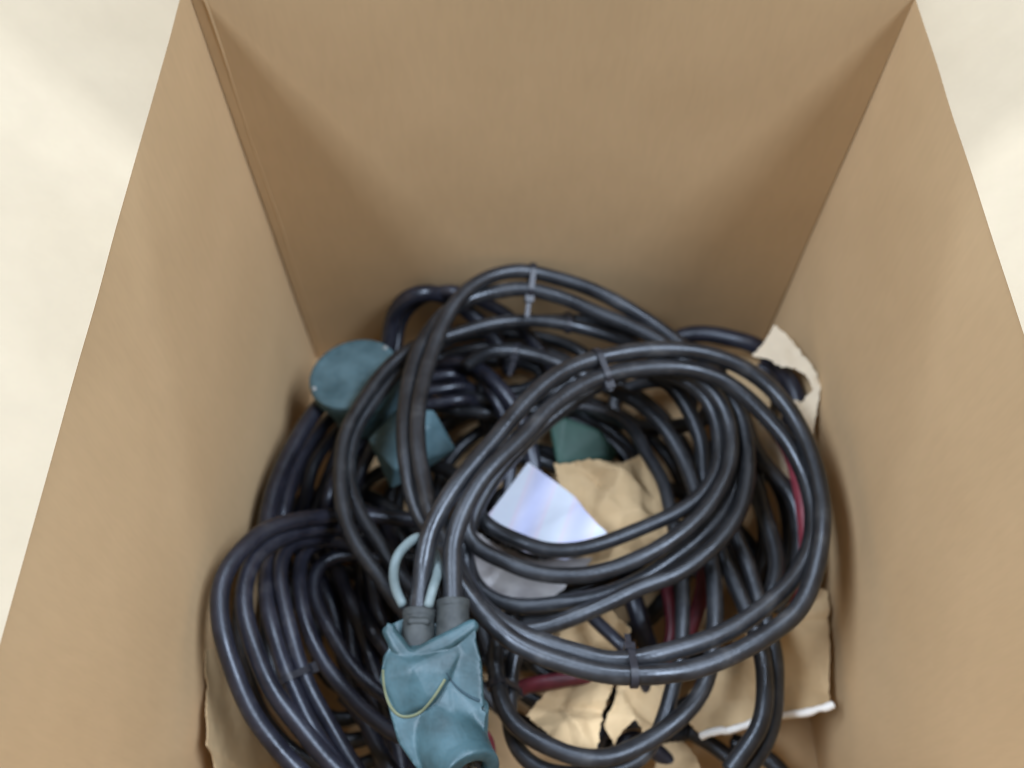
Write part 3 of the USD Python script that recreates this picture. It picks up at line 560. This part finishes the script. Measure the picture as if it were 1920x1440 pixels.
single('kraft_paper', sheet([(1240,1395),(1280,1388),(1300,1410),(1325,1470),(1220,1470)], plane((1240,1395,-.665),(1300,1410,-.66),(1270,1470,-.655)), .006, 12), M_paper,
       'small kraft paper corner at the bottom edge right of centre', 'paper', smooth=30)
bag = thing('kraft_wrapper', 'folded brown kraft wrapper with a pale torn edge at lower right', 'paper', tuple(P(1440, 1250, -.66)))
zb = plane((1330,1280,-.645), (1555,1130,-.640), (1560,1330,-.636), (1310,1385,-.638))
obj('wrapper_sheet', sheet([(1290,1300),(1345,1240),(1400,1170),(1452,1085),(1520,1100),(1548,1112),(1553,1170),(1557,1230),(1562,1318),(1500,1334),(1440,1342),(1380,1358),(1312,1382),(1285,1350)], zb, .014, 21, .0012, width=.06), M_paper, bag, smooth=30)
ed = spline([tuple(P(u, v, zb(u, v) + .004)) for u, v in ((1314,1380),(1345,1373),(1380,1365),(1420,1352),(1460,1344),(1500,1338),(1540,1328),(1562,1321))], 50)
ed += (meshkit.fbm(ed * 150, 2)[:, None] - .5) * .003
obj('torn_edge', tube(ed, .0019 + .0010 * meshkit.noise(ed * 160), 8), M_edge, bag, smooth=True)
back = thing('torn_paper', 'pale torn paper standing against the right wall at the back with a hole', 'paper', tuple(P(1480, 720, -.62)))
zr = plane((1451,611,-.590), (1409,672,-.597), (1538,720,-.585), (1500,765,-.595))
obj('paper_sheet', sheet([(1450,611),(1475,628),(1500,660),(1520,690),(1538,720),(1536,748),(1528,790),(1524,820),(1508,800),(1495,772),(1480,748),(1493,750),(1502,752),(1522,733),(1510,712),(1490,694),(1468,690),(1442,680),(1425,676),(1408,672),(1430,648),(1440,630)], zr, .006, 31, .0009, step=4, width=.03), M_pale, back, smooth=30)
single('torn_paper', sheet([(1404,770),(1440,800),(1470,830),(1500,850),(1490,912),(1470,905),(1440,880),(1406,850)], plane((1404,770,-.640),(1500,850,-.632),(1470,905,-.640)), .009, 33, width=.03), M_pale,
       'pale crumpled paper between the red cable and the inner coil', 'paper', smooth=30)
single('torn_paper', sheet([(1350,650),(1420,655),(1450,700),(1440,790),(1400,800),(1370,720)], plane((1300,640,-.68),(1450,700,-.66),(1380,800,-.67)), .008, 35, width=.04), M_paper,
       'brown paper lying low in the back right corner under a cable', 'paper', smooth=30)
single('paper_scrap', sheet([(598,985),(630,982),(645,1010),(650,1040),(625,1030),(605,1005)], plane((598,985,-.640),(630,982,-.640),(650,1040,-.645)), .005, 41), M_pale,
       'small pale paper scrap tucked under the left cables', 'paper', smooth=30)
single('kraft_paper', sheet([(386,1130),(404,1120),(460,1200),(500,1330),(520,1460),(398,1460),(388,1300)], plane((370,1110,-.565),(390,1440,-.575),(520,1460,-.69),(460,1200,-.665)), .020, 43, width=.035, torn=.05), M_paper,
       'folded brown paper wedged between the left wall and the cable bundle', 'paper', smooth=30)
single('paper_strip', tube(spline([tuple(P(u, v, h)) for u, v, h in ((572,1330,-.578),(590,1358,-.580),(605,1385,-.585),(618,1412,-.59))], 20), .0016, 6), M_pale,
       'thin pale paper strip between two cables of the left bundle', 'paper')
